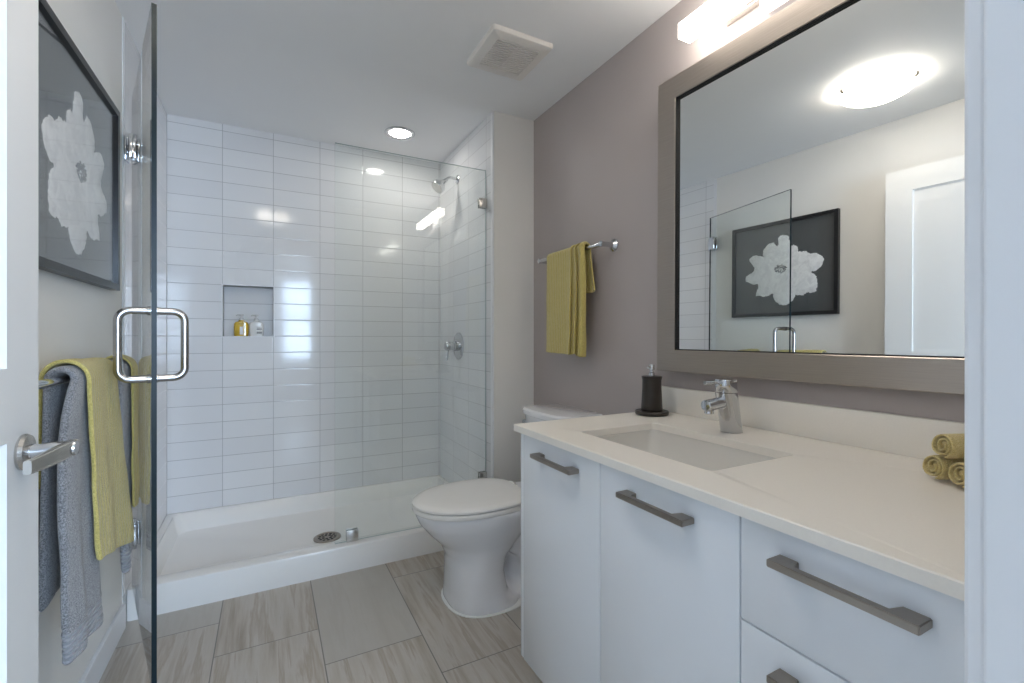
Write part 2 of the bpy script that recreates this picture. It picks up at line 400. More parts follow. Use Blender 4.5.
# ------------------------------------------------------------------ shower base
K = 2.275
sb = thing('shower_tray', 'white low shower base with rounded front curb across the tiled alcove', 'shower base', ((XL+XJ)/2, (K+YB)/2, 0))
x0, x1, y0, y1 = XL+.003, XJ, K, YB
def lift(r): return [(p[0], p[1], p[2]+(.018 if (p[2] > .1 and p[1] > K+.12) else 0)) for p in r]
rings = [rrect(x0, x1, y0, y1, .012, 0), rrect(x0, x1, y0+.001, y1, .012, .112), lift(rrect(x0, x1, y0+.004, y1, .012, .119)), lift(rrect(x0+.006, x1-.006, y0+.012, y1-.006, .012, .1226)),
         lift(rrect(x0+.03, x1-.03, y0+.078, y1-.03, .03, .1226)), lift(rrect(x0+.036, x1-.036, y0+.086, y1-.036, .035, .118)),
         rrect(x0+.055, x1-.055, y0+.098, y1-.055, .05, .075), rrect(x0+.065, x1-.065, y0+.106, y1-.066, .06, .052), rrect(x0+.085, x1-.085, y0+.125, y1-.09, .07, .046),
         rrect(.18, .38, 2.60, 2.68, .03, .034)]
bm = new(); loft(bm, rings); obj('pan', bm, M['acrylic'], sb)
dc = Vector((.278, 2.632, .034))
bm = new(); lathe(bm, dc+Vector((0, 0, .0)), (0, 0, 1), [(0, .068), (.006, .068), (.008, .064), (.008, .054), (.0055, .052), (.0055, .0)], 40)
dr = obj('drain', bm, M['pull'], sb)
bm = new()
for rr, cnt in ((.040, 12), (.022, 7)):
    for k_ in range(cnt):
        a = 2*PI*k_/cnt; lathe(bm, dc+Vector((rr*math.cos(a), rr*math.sin(a), .0052)), (0, 0, 1), [(0, .0075), (.0008, .0075), (.0009, 0)], 10)
obj('drain_hole', bm, M['dark'], dr)

# ------------------------------------------------------------------ fixed glass screen
G = 2.3256
sc_ = thing('shower_screen', 'fixed clear glass shower panel standing on the curb, clipped to the partition', 'shower screen', (.67, G, .1226))
def pane_bm(p0, p1, th, z0, z1):
    p0, p1 = Vector(p0), Vector(p1); d_ = (p1-p0).normalized(); n_ = Vector((-d_.y, d_.x, 0))*(th/2)
    bm = new(); vs = [bm.verts.new(Vector((q.x, q.y, z))) for z in (z0, z1) for q in (p0-n_, p1-n_, p1+n_, p0+n_)]
    big = []
    for f, mi in (((0, 1, 5, 4), 0), ((2, 3, 7, 6), 0), ((0, 3, 2, 1), 1), ((4, 5, 6, 7), 1), ((1, 2, 6, 5), 1), ((3, 0, 4, 7), 1)):
        fc = bm.faces.new([vs[i] for i in f]); fc.material_index = mi
    return bm
obj('glass_pane', pane_bm((.279, G, 0), (XJ-.004, G, 0), .010, .1235, 2.022), None, sc_, False, [M['glass'], M['pale_edge']])
def clip(cx, cz, vertical):
    bm = new()
    if vertical:
        for s in (-1, 1): box(bm, cx-.027, cx+.027, G+s*.0105-.0045, G+s*.0105+.0045, .1232, .1232+.054, bev=.001)
    else:
        for s in (-1, 1): box(bm, XJ-.046, XJ-.001, G+s*.0105-.0045, G+s*.0105+.0045, cz-.026, cz+.026, bev=.001)
    return bm
obj('clip', clip(.357, 0, True), M['nickel'], sc_); obj('clip', clip(0, 1.838, False), M['nickel'], sc_); obj('clip', clip(0, .335, False), M['nickel'], sc_)

# ------------------------------------------------------------------ hinged glass door, swung out into the room
Hp = Vector((-.462, 2.270, 0)); Fp = Vector((-.2785, 1.588, 0)); dd = (Fp-Hp).normalized(); nn = Vector((-dd.y, dd.x, 0))
sd = thing('shower_door', 'clear glass shower door swung open into the room with a looped pull', 'shower door', (Hp.x, Hp.y, .14))
obj('glass_pane', pane_bm(Hp+dd*.004, Fp, .012, .14, 2.022), None, sd, False, [M['glass'], M['glass_edge']])
def along(s, n_, z): q = Hp+dd*s+nn*n_; return Vector((q.x, q.y, z))
R2 = Matrix(((dd.x, nn.x, 0, Hp.x), (dd.y, nn.y, 0, Hp.y), (0, 0, 1, 0), (0, 0, 0, 1)))
for z in (1.825, .345):
    bm = new()
    for s in (-1, 1): box(bm, .012, .062, s*.0125-.0065, s*.0125+.0065, z-.045, z+.045, bev=.002, mtx=R2)
    for zz in (-.03, .03): box(bm, -.006, .02, -.008, .008, z+zz-.013, z+zz+.013, bev=.002, mtx=R2)
    h_ = obj('hinge', bm, M['chrome'], sd)
    bm = new(); box(bm, XL+.002, XL+.011, Hp.y-.028, Hp.y+.028, z-.045, z+.045, bev=.002); box(bm, XL+.008, XL+.022, Hp.y-.01, Hp.y+.01, z-.018, z+.018, bev=.002)
    obj('wall_plate', bm, M['chrome'], h_)
L_ = (Fp-Hp).length; sp_ = L_-.040; zt, zb, pr, rc, rt = 1.175, .984, .075, .028, .0102
def dpull(sg):
    pts = [along(sp_, sg*.006, zt)]
    for i in range(9):
        a = PI/2*i/8; pts.append(along(sp_, sg*(pr-rc+rc*math.sin(a)), zt-rc+rc*math.cos(a)))
    for i in range(9):
        a = PI/2*i/8; pts.append(along(sp_, sg*(pr-rc+rc*math.cos(a)), zb+rc-rc*math.sin(a)))
    pts.append(along(sp_, sg*.006, zb))
    bm = new(); tube(bm, pts, rt, 18)
    for z in (zt, zb): lathe(bm, along(sp_, sg*.006, z), nn*sg, [(0, .0125), (.006, .0125), (.007, .01)], 20)
    return bm
obj('pull_handle', dpull(1), M['satin'], sd); obj('pull_handle', dpull(-1), M['satin'], sd)

# ------------------------------------------------------------------ shower head and valve on the right tiled wall
sh = thing('wall_shower', 'chrome shower head on a short curved arm high on the tiled wall', 'shower', (XJ, 2.75, 2.10))
ay, az = 2.752, 2.103
bm = new(); lathe(bm, (XJ-.001, ay, az), (-1, 0, 0), [(0, .028), (.004, .028), (.011, .018), (.014, .011)], 28); obj('flange', bm, M['chrome'], sh)
pts = [(XJ-.005, ay, az), (XJ-.04, ay, az+.004)]+[(XJ-.04-.055*math.sin(a), ay-.004*a, az+.004-.055*(1-math.cos(a))) for a in [i*.09 for i in range(1, 11)]]
bm = new(); tube(bm, pts, .0085, 16); obj('arm', bm, M['chrome'], sh)
e_ = Vector(pts[-1]); ax = Vector((-.62, -.10, -.62)).normalized()
bm = new(); lathe(bm, e_-ax*.004, ax, [(0, .011), (.012, .014), (.024, .014), (.03, .018), (.058, .036), (.064, .041), (.088, .043), (.092, .041)], 36); hb = obj('head', bm, M['chrome'], sh)
bm = new(); lathe(bm, e_+ax*.0875, ax, [(0, .038), (.002, .038), (.0026, .03), (.003, 0)], 36); obj('spray_face', bm, M['grille'], hb)
vz, vy = 1.047, 2.737
sv = thing('shower_valve', 'chrome round shower mixer valve with a lever on the tiled wall', 'shower valve', (XJ, vy, vz))
bm = new(); lathe(bm, (XJ-.001, vy, vz), (-1, 0, 0), [(0, .085), (.004, .085), (.009, .078), (.010, .03)], 48); obj('escutcheon', bm, M['chrome'], sv)
bm = new(); lathe(bm, (XJ-.008, vy, vz), (-1, 0, 0), [(0, .030), (.03, .030), (.032, .026), (.05, .026), (.051, .028), (.078, .028), (.082, .025)], 36); obj('valve_body', bm, M['chrome'], sv)
bm = new(); tube(bm, [(XJ-.074, vy, vz-.02), (XJ-.075, vy, vz-.05), (XJ-.078, vy, vz-.088)], [.0075, .007, .006], 14); obj('lever', bm, M['chrome'], sv)

# ------------------------------------------------------------------ two pump bottles in the niche
def bottle(name, cx, cy, cz, body, label, cat, amber):
    t = thing(name, label, cat, (cx, cy, cz), 'pump bottles in the shower niche')
    bm = new(); rings = []
    for z, w_, r in ((0, .033, .012), (.004, .0365, .014), (.05, .0375, .015), (.072, .0365, .015), (.082, .030, .014), (.087, .018, .012), (.089, .014, .010), (.094, .0135, .010)):
        d_ = min(w_, .026) if w_ > .02 else w_
        rings.append(rrect(cx-w_, cx+w_, cy-d_, cy+d_, min(r, d_*.95), cz+z))
    loft(bm, rings); bo = obj('body', bm, body, t)
    if amber:
        bm = new(); box(bm, cx-.007, cx+.009, cy-.0272, cy-.0255, cz+.010, cz+.055, bev=.0006); obj('label', bm, M['label_white'], bo)
    else:
        bm = new(); box(bm, cx-.004, cx+.033, cy-.0272, cy-.0255, cz+.010, cz+.058, bev=.0006); lb = obj('label', bm, M['label_white'], bo)
        bm = new()
        for z in (.046, .038, .022, .016): box(bm, cx+.002, cx+.030, cy-.0277, cy-.0271, cz+z, cz+z+.0035)
        obj('print_lines', bm, M['ink'], lb)
    bm = new(); lathe(bm, (cx, cy, cz+.093), (0, 0, 1), [(0, .012), (.012, .012), (.014, .005), (.026, .004), (.027, .011), (.034, .011), (.035, .008)], 20)
    tube(bm, [(cx, cy, cz+.124), (cx-.018, cy-.016, cz+.124), (cx-.024, cy-.021, cz+.119)], .0036, 10)
    obj('pump', bm, M['clear_plastic'], t)
bottle('soap_bottle', -.139, 3.133, NZ0, M['amber'], 'amber liquid soap pump bottle at the left in the shower niche', 'bottle', True)
bottle('soap_bottle', -.062, 3.135, NZ0, M['bottle_white'], 'white pump bottle with a printed label at the right in the niche', 'bottle', False)

# ------------------------------------------------------------------ ceiling: recessed light, exhaust fan, dome light
rl = thing('recessed_light', 'small round recessed ceiling light above the shower', 'ceiling light', (.693, 2.741, ZC))
bm = new(); lathe(bm, (.693, 2.741, ZC+.001), (0, 0, -1), [(0, .088), (.004, .088), (.008, .083), (.008, .066), (.003, .062), (.001, .060)], 48); obj('trim_ring', bm, M['chrome'], rl)
bm = new(); lathe(bm, (.693, 2.741, ZC), (0, 0, -1), [(0, .061), (.004, .060), (.006, .04), (.0065, 0)], 40); obj('lens', bm, M['can_glow'], rl)

fx0, fx1, fy0, fy1 = .772, 1.050, 1.612, 1.898
fan = thing('exhaust_fan', 'square off-white exhaust fan cover with a fine slotted grille on the ceiling', 'exhaust fan', ((fx0+fx1)/2, (fy0+fy1)/2, ZC))
bm = new(); q = .042
rings = [rrect(fx0, fx1, fy0, fy1, .014, ZC), rrect(fx0, fx1, fy0, fy1, .014, ZC-.010), rrect(fx0+.004, fx1-.004, fy0+.004, fy1-.004, .012, ZC-.017), rrect(fx0+.012, fx1-.012, fy0+.012, fy1-.012, .01, ZC-.020),
         rrect(fx0+q, fx1-q, fy0+q, fy1-q, .004, ZC-.022), rrect(fx0+q+.002, fx1-q-.002, fy0+q+.002, fy1-q-.002, .004, ZC-.016)]
loft(bm, rings); obj('cover', bm, M['grille'], fan)
bm = B(fx0+q, fx1-q, fy0+q, fy1-q, ZC-.0172, ZC-.0155); obj('backing', bm, simple('grille_slot_shade', (.10, .095, .09), .8, var=.05), fan)  # dark sheet, its colour standing in for the shade inside the slots
bm = new(); ns = 15
for i in range(ns):
    y = fy0+q+(i+.5)*(fy1-fy0-2*q)/ns; box(bm, fx0+q, fx1-q, y-.0036, y+.0036, ZC-.0225, ZC-.017)
for x in ((fx0+fx1)/2,): box(bm, x-.003, x+.003, fy0+q, fy1-q, ZC-.0228, ZC-.017)
obj('grille', bm, M['grille'], fan)

lx, ly = .04, 1.04
dl = thing('ceiling_light', 'round frosted glass dome ceiling light held by small metal clips', 'ceiling light', (lx, ly, ZC))
bm = new(); lathe(bm, (lx, ly, ZC), (0, 0, -1), [(0, .095), (.022, .095), (.025, .08), (.025, 0)], 40); obj('pan', bm, M['trim'], dl)
bm = new(); lathe(bm, (lx, ly, ZC), (0, 0, -1), [(.032, .152), (.035, .151), (.050, .135), (.066, .105), (.076, .065), (.0805, .025), (.081, 0)], 56); obj('dome', bm, M['dome_glow'], dl)
for k_ in range(3):
    a = math.radians(35)+2*PI*k_/3; ca, sa = math.cos(a), math.sin(a)
    bm = new(); tube(bm, [(lx+.10*ca, ly+.10*sa, ZC-.016), (lx+.150*ca, ly+.150*sa, ZC-.022), (lx+.157*ca, ly+.157*sa, ZC-.030), (lx+.156*ca, ly+.156*sa, ZC-.040), (lx+.148*ca, ly+.148*sa, ZC-.046)], [.005, .006, .007, .008, .006], 10)
    obj('clip', bm, M['pull'], dl)

# ------------------------------------------------------------------ vanity wall light
vl = thing('vanity_light', 'long glowing white bar light fixed to the mauve wall above the mirror', 'wall light', (XR, .795, 2.12))
obj('diffuser', B(1.205, 1.258, .490, 1.100, 2.093, 2.143, bev=.002), M['bar_glow'], vl)
obj('back_plate', B(1.292, XR, .60, 1.0, 2.108, 2.15, bev=.0015), M['nickel'], vl)
for y in (.70, .89): obj('bracket', B(1.255, 1.294, y-.02, y+.02, 2.112, 2.14), M['nickel'], vl)
obj('lower_diffuser', B(1.281, XR, .727, .863, 2.066, 2.108, bev=.0015), M['dim_glow'], vl)

# ------------------------------------------------------------------ mirror, hung about two degrees off the wall line
mi = thing('wall_mirror', 'large mirror in a wide brushed nickel frame above the vanity', 'mirror', (XR, .79, .98))
RM = Matrix.Translation((1.291, .79, 1.5)) @ Matrix.Rotation(math.radians(1.9), 4, 'Z') @ Matrix.Rotation(math.radians(.38), 4, 'Y') @ Matrix.Translation((-1.302, -.79, -1.5))
my0, my1, mz0, mz1, fw = .30, 1.247, .980, 2.022, .076
def fr(p): return RM @ Vector(p)
bm = new(); outer = [(my0, mz0), (my1, mz0), (my1, mz1), (my0, mz1)]; inner = [(my0+fw, mz0+fw), (my1-fw, mz0+fw), (my1-fw, mz1-fw), (my0+fw, mz1-fw)]
def ring(pts, x): return [fr((x, a, b_)) for a, b_ in pts]
def inset(pts, d_): cy, cz = (my0+my1)/2, (mz0+mz1)/2; return [(a+(d_ if a < cy else -d_), b_+(d_ if b_ < cz else -d_)) for a, b_ in pts]
xb_, xf_ = 1.304, 1.284
loft(bm, [ring(outer, xb_), ring(outer, xf_+.002), ring(inset(outer, .002), xf_), ring(inset(inner, -.002), xf_+.004), ring(inner, xf_+.006), ring(inner, xb_)], True, False, False)
obj('frame', bm, M['brushed'], mi, True)
bm = new(); box(bm, 1.3015, 1.304, my0+fw-.002, my1-fw+.002, mz0+fw-.002, mz1-fw+.002, mtx=RM); obj('mirror_glass', bm, M['mirror'], mi, False)
bm = new(); li = inset(inner, .0035); loft(bm, [ring(inner, xf_+.0075), ring(li, xf_+.0075), ring(li, 1.3014)], True, False, False); obj('inner_lip', bm, M['dark'], mi, False)
for z in (mz0+.06, mz1-.06): obj('mount', B(1.284, XR, my1-.08, my1-.04, z-.02, z+.02), M['dark'], mi, False)

# ------------------------------------------------------------------ picture on the left wall
PY0, PY1, PZ0, PZ1 = 1.411, 2.090, 1.265, 1.895
pf = thing('picture_frame', 'black framed print of a large white flower on charcoal, on the left wall', 'picture', (XL, (PY0+PY1)/2, PZ0))
pw = .022
bm = new(); o4 = [(PY0, PZ0), (PY1, PZ0), (PY1, PZ1), (PY0, PZ1)]; i4 = [(PY0+pw, PZ0+pw), (PY1-pw, PZ0+pw), (PY1-pw, PZ1-pw), (PY0+pw, PZ1-pw)]
def rg(p, x): return [Vector((x, a, b_)) for a, b_ in p]
loft(bm, [rg(o4, XL+.001), rg(o4, XL+.027), rg(i4, XL+.027), rg(i4, XL+.012)], True, False, False); obj('frame', bm, M['black_frame'], pf, False)
obj('print', B(XL+.006, XL+.013, PY0+.01, PY1-.01, PZ0+.01, PZ1-.01), M['print'], pf, False)
# flower outline, in fractions of the print (0..1 across from the far side, 0..1 down)
src = np.array([(50, 175), (625, 52), (622, 625), (48, 643)], float); dst = np.array([(0, 0), (1, 0), (1, 1), (0, 1)], float)
A = []
for (x, y), (u, v) in zip(src, dst): A += [[x, y, 1, 0, 0, 0, -u*x, -u*y], [0, 0, 0, x, y, 1, -v*x, -v*y]]
Hm = np.append(np.linalg.solve(np.array(A), dst.flatten()), 1).reshape(3, 3)
def pic(p):
    q_ = Hm @ np.array([p[0], p[1], 1.0]); u, v = q_[:2]/q_[2]
    return (PY1-u*(PY1-PY0), PZ1-v*(PZ1-PZ0))
fl = [(290, 215), (300, 203), (315, 197), (332, 198), (347, 205), (357, 235), (362, 262), (376, 250), (390, 255), (400, 275), (403, 290), (430, 282), (450, 290), (470, 300), (490, 293), (512, 300), (530, 312), (541, 325), (533, 355), (520, 372), (505, 385), (470, 398),
      (488, 408), (500, 422), (508, 460), (500, 485), (503, 500), (470, 512), (450, 508), (430, 525), (405, 522), (385, 520), (375, 545), (355, 565), (335, 578), (315, 576), (300, 575), (280, 560), (270, 545), (262, 515), (240, 525), (210, 532), (190, 524), (172, 528), (175, 505), (182, 488), (185, 465), (150, 462), (117, 452),
      (118, 425), (135, 410), (160, 395), (163, 375), (148, 355), (135, 330), (155, 312), (180, 308), (200, 312), (215, 322), (208, 300), (212, 278), (235, 250), (255, 240), (268, 238), (280, 255), (288, 258), (300, 240)]
cen = pic((305, 380)); rng = random.Random(3)
pts = [pic(p) for p in fl]; fine = []
for i in range(len(pts)):
    a, b_ = pts[i], pts[(i+1) % len(pts)]
    for k_ in range(4):
        t = k_/4; j = .0042 if k_ else 0.002
        fine.append((a[0]+(b_[0]-a[0])*t+rng.uniform(-j, j), a[1]+(b_[1]-a[1])*t+rng.uniform(-j, j)))
bm = new(); rings = []
for s, x in ((1.0, .0132), (.995, .0136), (.6, .0138), (.3, .0139), (.05, .0140)):
    rings.append([Vector((XL+x, cen[0]+(p[0]-cen[0])*s, cen[1]+(p[1]-cen[1])*s)) for p in fine])
loft(bm, rings, True, False, True); obj('flower', bm, M['petal'], pf)
bm = new()
for i in range(110):
    r = .03*math.sqrt(rng.random()); a = rng.uniform(0, 2*PI); y, z = cen[0]+r*math.cos(a)*1.15, cen[1]+r*math.sin(a)*.8
    a2 = a+rng.uniform(-.5, .5); l = rng.uniform(.004, .010)
    tube(bm, [(XL+.0143, y, z), (XL+.0143, y+l*math.cos(a2), z+l*math.sin(a2))], [.0012, .0024], 5)
obj('stamens', bm, M['stamen'], pf)
obj('cover_glass', B(XL+.0165, XL+.0185, PY0+.012, PY1-.012, PZ0+.012, PZ1-.012), M['picture_glass'], pf, False)

# ------------------------------------------------------------------ vanity
VX, VY0, VY1, VZ0, VZ1 = .705, .160, 1.281-.001, .097, .806
CT = .8265
vc = thing('vanity_cabinet', 'gloss white wall-hung vanity with two doors and a stack of drawers', 'cabinet', (XR, .72, VZ0))
bm = new()
box(bm, VX+.002, XR-.003, VY1-.018, VY1, VZ0, VZ1, bev=.001); box(bm, VX+.002, XR-.003, VY0, VY0+.018, VZ0, VZ1, bev=.001)
box(bm, VX+.02, XR-.003, VY0+.018, VY1-.018, VZ0, VZ0+.018); box(bm, XR-.012, XR-.003, VY0+.018, VY1-.018, VZ0, VZ1)
box(bm, VX+.02, XR-.012, .500, .518, VZ0+.018, VZ1); box(bm, VX+.022, VX+.06, VY0+.018, VY1-.018, VZ1-.02, VZ1)
obj('carcass', bm, M['gloss_white'], vc)
def pull(y0, y1, z):
    x0 = VX; bm = new(); dp = .034
    # a flat bar with a thick block foot at each end, bevelled
    prof = [(y0, x0-dp), (y1, x0-dp), (y1, x0), (y1-.030, x0), (y1-.034, x0-dp+.0105), (y0+.034, x0-dp+.0105), (y0+.030, x0), (y0, x0)]
    loft(bm, [[Vector((x, y, zz)) for y, x in prof] for zz in (z-.006, z+.006)])
    bmesh.ops.bevel(bm, geom=list(bm.edges), offset=.0014, segments=2, affect='EDGES'); return bm
for nm, y0, y1, z0, z1, hz2, hy0, hy1 in (('cabinet_door', .8845, 1.2595, VZ0, VZ1-.004, .757, .966, 1.162), ('cabinet_door', .5115, .8815, VZ0, VZ1-.004, .757, .604, .788),
                                   ('drawer', VY0+.002, .5085, .6275, VZ1-.004, .757, .254, .442), ('drawer', VY0+.002, .5085, .392, .6245, .580, .254, .442), ('drawer', VY0+.002, .5085, VZ0, .389, .345, .254, .442)):
    o_ = obj(nm, B(VX, VX+.018, y0, y1, z0, z1, bev=.0012), M['gloss_white'], vc)
    obj('pull_handle', pull(hy0, hy1, hz2), M['pull'], o_)

# countertop with a rectangular sink cut-out
SX0, SX1, SY0, SY1 = .802, 1.094, .645, 1.098
bm = new(); X0, X1, Y0, Y1 = .686, XR-.001, VY0-.005, 1.290
rings_o = lambda z, d_=0: rrect(X0+d_, X1, Y0+d_, Y1-d_, .003, z)
hole = lambda z, d_=0: rrect(SX0-d_, SX1+d_, SY0-d_, SY1+d_, .016, z)
loft(bm, [hole(VZ1), rings_o(VZ1), rings_o(CT-.002), rings_o(CT, .002), hole(CT, .0015), hole(CT-.0015), hole(VZ1)], True, False, False)
bmesh.ops.remove_doubles(bm, verts=bm.verts, dist=1e-5)
tag(obj('countertop', bm, M['quartz'], at=((X0+X1)/2, .72, VZ1)), 'white quartz countertop with a rectangular sink cut-out on the vanity', 'countertop')
tag(obj('backsplash', B(1.299, XR-.0005, Y0, 1.285, CT, .918, bev=.0015), M['quartz'], at=(1.31, .72, CT)), 'low white quartz backsplash strip along the mauve wall behind the faucet', 'backsplash')
sk = thing('sink_basin', 'white rectangular undermount sink basin set in the quartz top', 'sink', ((SX0+SX1)/2, (SY0+SY1)/2, .67))
bm = new(); g_ = .012
loft(bm, [rrect(SX0-.03, SX1+.03, SY0-.03, SY1+.03, .03, VZ1-.0005), rrect(SX0-g_*0+.0, SX1, SY0, SY1, .016, VZ1-.0005), rrect(SX0-.006, SX1+.006, SY0-.006, SY1+.006, .03, VZ1-.012), rrect(SX0+.003, SX1-.003, SY0+.003, SY1-.003, .03, VZ1-.09), rrect(SX0+.02, SX1-.02, SY0+.02, SY1-.02, .04, VZ1-.122), rrect(SX0+.06, SX1-.06, SY0+.06, SY1-.06, .04, VZ1-.130)], True, False, True)
sk_b = obj('bowl', bm, M['sink'], sk); sm = sk_b.modifiers.new('s', 'SOLIDIFY'); sm.thickness = .004; sm.offset = -1
bm = new(); lathe(bm, ((SX0+SX1)/2+.03, (SY0+SY1)/2, VZ1-.131), (0, 0, 1), [(0, .024), (.004, .024), (.005, .02), (.0035, .018), (.0035, 0)], 30); obj('drain', bm, M['chrome'], sk)

# faucet
fxx, fyy = 1.190, .889
fc = thing('faucet', 'chrome single-lever faucet standing behind the sink', 'faucet', (fxx, fyy, CT))
bm = new(); rings = []
for t in [i/10 for i in range(11)]:
    cx = fxx-.022*t; hw = .0265+.0005*t; hx = .0275+.001*t
    rings.append([Vector((cx+hx*math.copysign(abs(math.cos(a))**.75, math.cos(a)), fyy+hw*math.copysign(abs(math.sin(a))**.75, math.sin(a)), CT+.115*t)) for a in [2*PI*k/28 for k in range(28)]])
rings.insert(0, [Vector((fxx+.0275*1.04*math.copysign(abs(math.cos(a))**.75, math.cos(a)), fyy+.0265*1.04*math.copysign(abs(math.sin(a))**.75, math.sin(a)), CT+.0)) for a in [2*PI*k/28 for k in range(28)]])
loft(bm, rings); obj('body', bm, M['chrome'], fc)
bm = new(); rings = []
for z, s in ((.1165, .97), (.118, 1.0), (.150, 1.0), (.1535, .95), (.1545, .8)):
    cx = fxx-.022-.004*(z-.1165)/.04; rings.append([Vector((cx+.0285*s*math.copysign(abs(math.cos(a))**.75, math.cos(a)), fyy+.027*s*math.copysign(abs(math.sin(a))**.75, math.sin(a)), CT+z)) for a in [2*PI*k/28 for k in range(28)]])
loft(bm, rings); cp = obj('lever_cap', bm, M['chrome'], fc)
bm = new(); tube(bm, [(fxx-.045, fyy, CT+.143), (fxx-.07, fyy, CT+.145), (fxx-.112, fyy, CT+.147)], [.0048, .0045, .0052], 12); obj('lever', bm, M['chrome'], cp)
bm = new(); tube(bm, [(fxx-.02, fyy, CT+.088), (fxx-.06, fyy, CT+.086), (fxx-.108, fyy, CT+.082), (fxx-.110, fyy, CT+.082)], [.0165, .0165, .0165, .0145], 24); spt = obj('spout', bm, M['chrome'], fc)
bm = new(); lathe(bm, (fxx-.094, fyy, CT+.070), (-.08, 0, -1), [(0, .0125), (.010, .0125), (.011, .010), (.009, .009), (.009, 0)], 22); obj('aerator', bm, M['chrome'], spt)

# soap dispenser on its round tray
sx, sy = 1.204, 1.218
tr_ = obj('soap_tray', (lambda b_: (lathe(b_, (sx, sy, CT), (0, 0, 1), [(0, .046), (.003, .057), (.012, .0585), (.015, .056), (.0155, .050), (.0150, .046), (.0150, 0)], 48), b_)[1])(new()), M['bronze'], at=(sx, sy, CT))
tag(tr_, 'round dark bronze tray on the counter under the soap dispenser', 'tray')
so = thing('soap_dispenser', 'dark bronze soap dispenser with a chrome pump on the counter corner', 'soap dispenser', (sx, sy, CT+.012))
bm = new(); lathe(bm, (sx, sy, CT+.0152), (0, 0, 1), [(0, .036), (.003, .0375), (.03, .0355), (.08, .033), (.108, .033), (.116, .035), (.121, .0355), (.1225, .032), (.122, .014)], 44); obj('body', bm, M['bronze'], so)
bm = new(); z0 = CT+.136; lathe(bm, (sx, sy, z0), (0, 0, 1), [(0, .0105), (.013, .0105), (.015, .006), (.022, .005), (.0235, .0095), (.040, .0095), (.042, .008)], 24)
tube(bm, [(sx, sy, z0+.034), (sx-.016, sy-.002, z0+.034), (sx-.022, sy-.003, z0+.031)], .0045, 12); obj('pump', bm, M['chrome'], so)

# three rolled cloths stacked at the end of the counter
def roll(cx, cy, cz, R, ln, ang, label):
    bm = new(); dv = Vector((math.cos(ang), math.sin(ang), 0)); sv_ = Vector((-math.sin(ang), math.cos(ang), 0)); up = Vector((0, 0, 1))
    turns = 2.93; n = 150; r0 = .16*R; ncs = 9; rows = []
    for i in range(n+1):
        t = i/n; th = 2*PI*turns*t; rad = r0+(R-r0)*(t**.92)
        rows.append([(rad, th, j/(ncs-1)) for j in range(ncs)])
    vr = []
    for i, row in enumerate(rows):
        vv = []
        for rad, th, s in row:
            off = .004*math.sin(i*.11)*(1 if s < .5 else -1)*(abs(s-.5)*2)**4 - .006*(1-i/n)*math.copysign((abs(s-.5)*2)**6, .5-s)*-1
            rd = rad*(1-.015*(abs(s-.5)*2)**3)
            p = Vector((cx, cy, cz))+dv*((s-.5)*ln+off)+sv_*(rd*math.cos(th-PI/2))+up*(rd*.97*math.sin(th-PI/2))
            vv.append(bm.verts.new(p))
        vr.append(vv)
    for a, b_ in zip(vr[:-1], vr[1:]):
        for j in range(ncs-1): bm.faces.new((a[j], a[j+1], b_[j+1], b_[j]))
    o_ = obj('rolled_washcloth', bm, M['ochre'], at=(cx, cy, cz-R))
    s_ = o_.modifiers.new('s', 'SOLIDIFY'); s_.thickness = .0046; s_.offset = -1
    s2 = o_.modifiers.new('b', 'SUBSURF'); s2.levels = 1; s2.render_levels = 1
    tag(o_, label, 'washcloth', 'rolled washcloths on the counter end'); return o_
RR = .0256; ang = math.atan2(-.45, .89); pv = Vector((math.cos(ang-PI/2), math.sin(ang-PI/2)))
rx, ry = 1.178, .379
roll(rx, ry, CT+RR+.001, RR, .13, ang, 'ochre rolled washcloth lying lowest and farthest left by the backsplash')
roll(rx+pv.x*.0518, ry+pv.y*.0518, CT+RR+.001, RR, .13, ang, 'ochre rolled washcloth at the lower right of the little stack')
roll(rx+pv.x*.0252+.004, ry+pv.y*.0252+.006, CT+RR*2.74+.001, RR, .13, ang, 'ochre rolled washcloth resting on top of the other two rolls')

# ------------------------------------------------------------------ toilet
TY = 1.817
to = thing('toilet', 'white two-piece toilet with closed lid between the shower and the vanity', 'toilet', (.95, TY, 0))
def egg(xf, xb, hw, z, n=40, pf_=2.0, pb=2.6, cy=TY):
    """outline from front xf to back xb: rounder front, squarer back"""
    xm = xf+(xb-xf)*.52; out = []
    for k_ in range(n):
        a = 2*PI*k_/n; c_, s_ = math.cos(a), math.sin(a)
        e_ = pf_ if c_ < 0 else pb
        x = xm+(xm-xf if c_ < 0 else xb-xm)*math.copysign(abs(c_)**(2/e_), c_); y = cy+hw*math.copysign(abs(s_)**(2/e_), s_)
        out.append(Vector((x, y, z)))
    return out
bm = new()
loft(bm, [egg(.652, .96, .166, 0.0, pf_=2.5), egg(.652, .95, .165, .02, pf_=2.5), egg(.656, .90, .157, .05, pf_=2.5), egg(.656, .885, .150, .14, pf_=2.3), egg(.652, .90, .150, .20), egg(.628, .95, .156, .25), egg(.578, 1.0, .172, .30), egg(.541, 1.02, .185, .345), egg(.525, 1.04, .189, .380), egg(.523, 1.05, .189, .398)])
